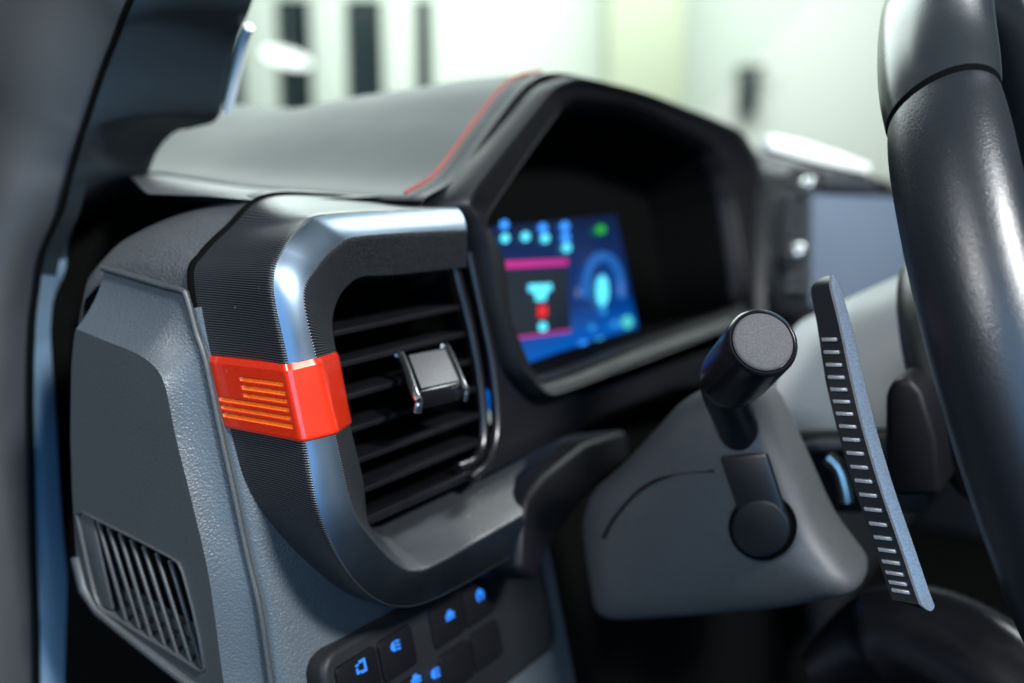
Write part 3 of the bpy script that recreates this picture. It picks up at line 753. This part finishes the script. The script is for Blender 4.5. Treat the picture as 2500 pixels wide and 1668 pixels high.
# paddle shifter
pd_pts = [(2033, 672), (2065, 790), (2094, 920), (2125, 1048), (2167, 1190), (2217, 1336), (2254, 1446), (2272, 1492)]
dep = [.405, .402, .400, .397, .394, .391, .388, .386]
pc_ = cr([atD(x, y, d) for (x, y), d in zip(pd_pts, dep)], 60)
fwd = Vector((-.25, .85, -.1)).normalized(); inb = Vector((.75, -.65, 0)).normalized()
rows = [[], [], [], [], [], []]
NPD = len(pc_)
for i, p in enumerate(pc_):
    f = i/(NPD-1); k = min(1, math.sqrt(f/.05)+.1)*min(1, math.sqrt((1-f)/.06)+.1)*(.72+.28*min(1, f/.3))
    e0 = p-RT*.0024*k; e1 = p+RT*.0024*k
    fw = VW*.008+RT*-.0085*k
    rows[0].append(e0+fw); rows[1].append(e0+VW*.0012-RT*.0006); rows[2].append(e0); rows[3].append(e1)
    rows[4].append(e1+VW*.0012+RT*.0005); rows[5].append(e1+VW*.009+RT*.0015*k)
pad_ = loft('paddle_shifter', rows[1:], M['silver'], whl, 'slim ribbed grey paddle behind the rim', sharp=30)
loft('paddle_flank', [rows[0], rows[1]], M['black'], pad_, sharp=40)
back = [[a for a in rows[0]], [a+VW*.003+RT*.003 for a in rows[0]], rows[5]]
loft('paddle_back', back, M['black'], pad_, sharp=40)
for i in range(11, 52, 2):
    p0 = rows[0][i].lerp(rows[1][i], .16); p1 = rows[0][i].lerp(rows[1][i], .84)
    up_ = (pc_[i-1]-pc_[i]).normalized()*.0008
    nn = (p1-p0).cross(up_).normalized()
    if nn.dot(EYE-p0) < 0: nn = -nn
    prism('rib', [p0-up_, p1-up_, p1+up_, p0+up_], nn*.0014, M['silver'], pad_, bevel=.0004)

# rounded knee bolster below the wheel
kb_ = cr([atD(x, y, d) for x, y, d in ((1980, 1640, .56), (2120, 1570, .55), (2260, 1560, .53), (2420, 1640, .50), (2600, 1780, .47))], 30)
ko = tube('knee_bolster', kb_, .026, M['gloss'], n=24, rads=[.010+.018*min(1, i/9) for i in range(30)])
tag(ko, 'dark rounded knee bolster catching light under the paddle', 'bolster')

# ------------------------------------------------------------------ centre of the dashboard
cv = thing('center_vent', 'dark slatted upright vent with two bright knobs past the instruments', 'air vent', (.65, .0, 0))
def onC(px, py, x=.66): return onX(px, py, x)
vp = [onP(*q, dl(0, 1, 0), dl(0, -.005, 0)) for q in s_([(1762, 400), (1862, 400), (1862, 725), (1762, 725)])]
prism('housing', vp, dl(0, .04, 0), M['black'], cv, bevel=.004)
a, b, c, d = vp
for k in range(9):
    f = .16+.08*k
    p, q = a.lerp(d, f).lerp(b.lerp(c, f), .30), a.lerp(d, f).lerp(b.lerp(c, f), .80)
    prism('slat', [p, q, q+dl(0, 0, -.006), p+dl(0, 0, -.006)], dl(0, -.008, 0), M['slate'], cv, bevel=.001)
def ball(name, c, r_, mat, par, lab):
    rows = []
    for k in range(13):
        a = math.pi*k/12; rr_ = max(1e-4, r_*math.sin(a)); z = r_*.7*math.cos(a)
        rows.append([Vector(c)+dl(rr_*math.cos(t), -z, rr_*math.sin(t)*.7) for t in [2*math.pi*q/20 for q in range(20)]])
    return loft(name, rows, mat, par, lab, closed=True, sharp=80)
ball('knob', onF(1950, 618, -.024), .0125, M['chrome'], cv, 'bright chrome knob')
ball('knob', onF(1976, 452, -.024), .0110, M['chrome'], cv, 'upper chrome knob')
ts = thing('touchscreen', 'large pale grey screen standing on the middle of the dashboard', 'screen', (.8, -.0, 0))
tsn = Vector((-.35, -.94, .1)).normalized()
tq = [onP(*q, tsn, (.80, -.02, .05)) for q in s_([(1862, 445), (2085, 455), (2085, 690), (1862, 705)])]
prism('screen', tq, -tsn*.008, plastic('unlit_screen_glass', (.10, .13, .17), .35), ts, bevel=.001)
tf = [onP(*q, tsn, (.80, -.018, .05)) for q in s_([(1845, 380), (2020, 400), (2110, 440), (2110, 740), (1845, 740)])]
prism('frame', [p-tsn*.009 for p in tf], -tsn*.012, M['black'], ts, bevel=.004)
tt = [onP(*q, tsn, (.80, -.02, .05)) for q in s_([(1890, 392), (2010, 402), (2010, 440), (1890, 430)])]
prism('button_bar', tt, -tsn*.006, M['slate'], ts, bevel=.002)
sp_ = [onP(*q, tsn, (.80, -.025, .05)) for q in [(1885, 328), (1960, 343), (2060, 375), (2130, 402), (2125, 425), (2000, 398), (1885, 366)]]
prism('trim_strip', sp_, -tsn*.015, M['wall'], ts, 'pale bright strip along the screen top', bevel=.003)  # dash edge reflecting light, its brightness put into the white colour
# pale raised dash centre top
rows = []
for y in (0, .03, .10, .22):
    rows.append([dl(x, y-.002, .086-.03*(x-.6)-(.006 if y == 0 else 0)+.03*y) for x in (.60, .65, .72, .8, .9, 1.0, 1.2)])
loft('center_top', rows, M['pad'], dash, sharp=60)
fb(.60, .605, .0, .03, -.06, .084, 'center_post', M['black'], dash, .001)
fb(.60, 1.3, .035, .04, -.35, .055, 'center_fascia', M['black'], dash, .001)

# ------------------------------------------------------------------ pillar, seal and door edge
pil = thing('windscreen_pillar', 'dark windscreen pillar trim rising at the upper left', 'pillar', (-.02, .2, -.1))
PR = [(850, -760, .40), (690, -260, .46), (617, 0, .49), (584, 82, .51), (560, 180, .53), (533, 286, .55), (482, 300, .56), (425, 322, .565), (384, 370, .57), (359, 423, .57), (302, 468, .57), (212, 525, .56), (167, 590, .55), (160, 660, .54), (124, 772, .535), (136, 1000, .53), (152, 1250, .53), (175, 1500, .53), (192, 1720, .53)]
PL = [(650, -760, .37), (440, -260, .43), (318, 0, .45), (286, 82, .46), (248, 180, .47), (212, 290, .478), (200, 325, .48), (190, 360, .483), (178, 400, .487), (165, 450, .49), (150, 510, .495), (122, 570, .50), (102, 625, .505), (90, 700, .51), (79, 800, .512), (75, 1000, .515), (80, 1300, .515), (88, 1500, .515), (92, 1720, .515)]
pr_, pl_ = [atD(*q) for q in PR], [atD(*q) for q in PL]
def sweep(t0, t1, n, bulge):
    A_, B_ = cr(pr_, n, t0, t1), cr(pl_, n, t0, t1)
    rw = [[p+VW*.02-RT*.02 for p in A_], [p+VW*.006-RT*.003 for p in A_]]
    for k in range(17):
        f = k/16
        rw.append([a.lerp(b, f)-VW*bulge*math.sin(math.pi*f)*min(1, (a-b).length/.05) for a, b in zip(A_, B_)])
    rw.append([p+VW*.02 for p in B_])
    return rw
P1 = cr(pr_, 60, 1, 13.3)
loft('trim', sweep(0, 12.6, 100, .012), M['pillar'], pil, sharp=70)
tube('glass_edge', [p+VW*.004+RT*.0022 for p in P1[8:19]], .0026, plastic('pale_glass_edge', (.7, .76, .78), .3), pil, n=10)  # light caught on the edge is painted in as a pale colour
# dark return of the trim down to the dashboard
sk = cr([atD(*q) for q in [(372, 424, .61), (310, 430, .60), (230, 470, .59), (165, 510, .58), (120, 570, .57), (100, 680, .56), (90, 760, .55), (90, 1000, .545), (110, 1400, .545), (130, 1720, .545)]], 50)
sk2 = cr([atD(*q) for q in [(640, 482, .615), (560, 540, .60), (420, 590, .585), (320, 640, .57), (300, 700, .56), (270, 780, .55), (230, 850, .55), (220, 1000, .55), (240, 1400, .55), (260, 1720, .55)]], 50)
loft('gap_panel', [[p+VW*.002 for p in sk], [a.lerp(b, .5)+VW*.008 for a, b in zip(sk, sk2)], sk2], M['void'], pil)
# hinge pillar trim below: blue grey strip
hs = thing('door_seal', 'blue grey upright seal strip along the door opening', 'seal', (-.05, .15, -.3))
Rp_ = cr(pr_, 60, 12.62, 18)
loft('strip', sweep(12.62, 18, 70, .006), M['blue_trim'], hs, sharp=70)
# black recess between strip and cover
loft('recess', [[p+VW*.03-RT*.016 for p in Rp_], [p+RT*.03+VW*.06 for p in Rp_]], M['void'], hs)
dj = thing('door_frame', 'dull grey door frame edge at the far left', 'door frame', (-.1, .1, -.3))
F1 = [p+VW*.012 for p in cr(pl_, 60)]
F2 = cr([atD(*q) for q in [(300, -760, .42), (40, -260, .48), (-20, 100, .49), (-40, 300, .50), (-60, 500, .50), (-80, 700, .50), (-90, 1000, .50), (-100, 1300, .50), (-100, 1720, .50)]], 60)
tube('rubber_lip', [p-VW*.012 for p in F1], .0016, M['void'], dj, n=10)
loft('panel', [[a.lerp(b, f)-VW*.008*math.sin(math.pi*f) for a, b in zip(F1, F2)] for f in [k/10 for k in range(11)]], M['door'], dj, sharp=70)
# far door and cab floor close the dark foot well
pdoor = thing('passenger_door', 'dark inner side of the far door beyond the steering wheel', 'door', (1.5, -.3, -.5))
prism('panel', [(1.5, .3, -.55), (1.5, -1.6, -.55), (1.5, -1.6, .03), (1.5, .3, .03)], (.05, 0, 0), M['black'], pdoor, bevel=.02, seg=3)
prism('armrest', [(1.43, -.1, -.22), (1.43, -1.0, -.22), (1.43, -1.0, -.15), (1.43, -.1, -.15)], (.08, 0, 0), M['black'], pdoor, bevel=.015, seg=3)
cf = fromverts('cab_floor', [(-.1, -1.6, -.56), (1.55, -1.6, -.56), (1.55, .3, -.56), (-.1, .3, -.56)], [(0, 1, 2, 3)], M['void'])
cf['kind'] = 'structure'
bpy.context.view_layer.update()
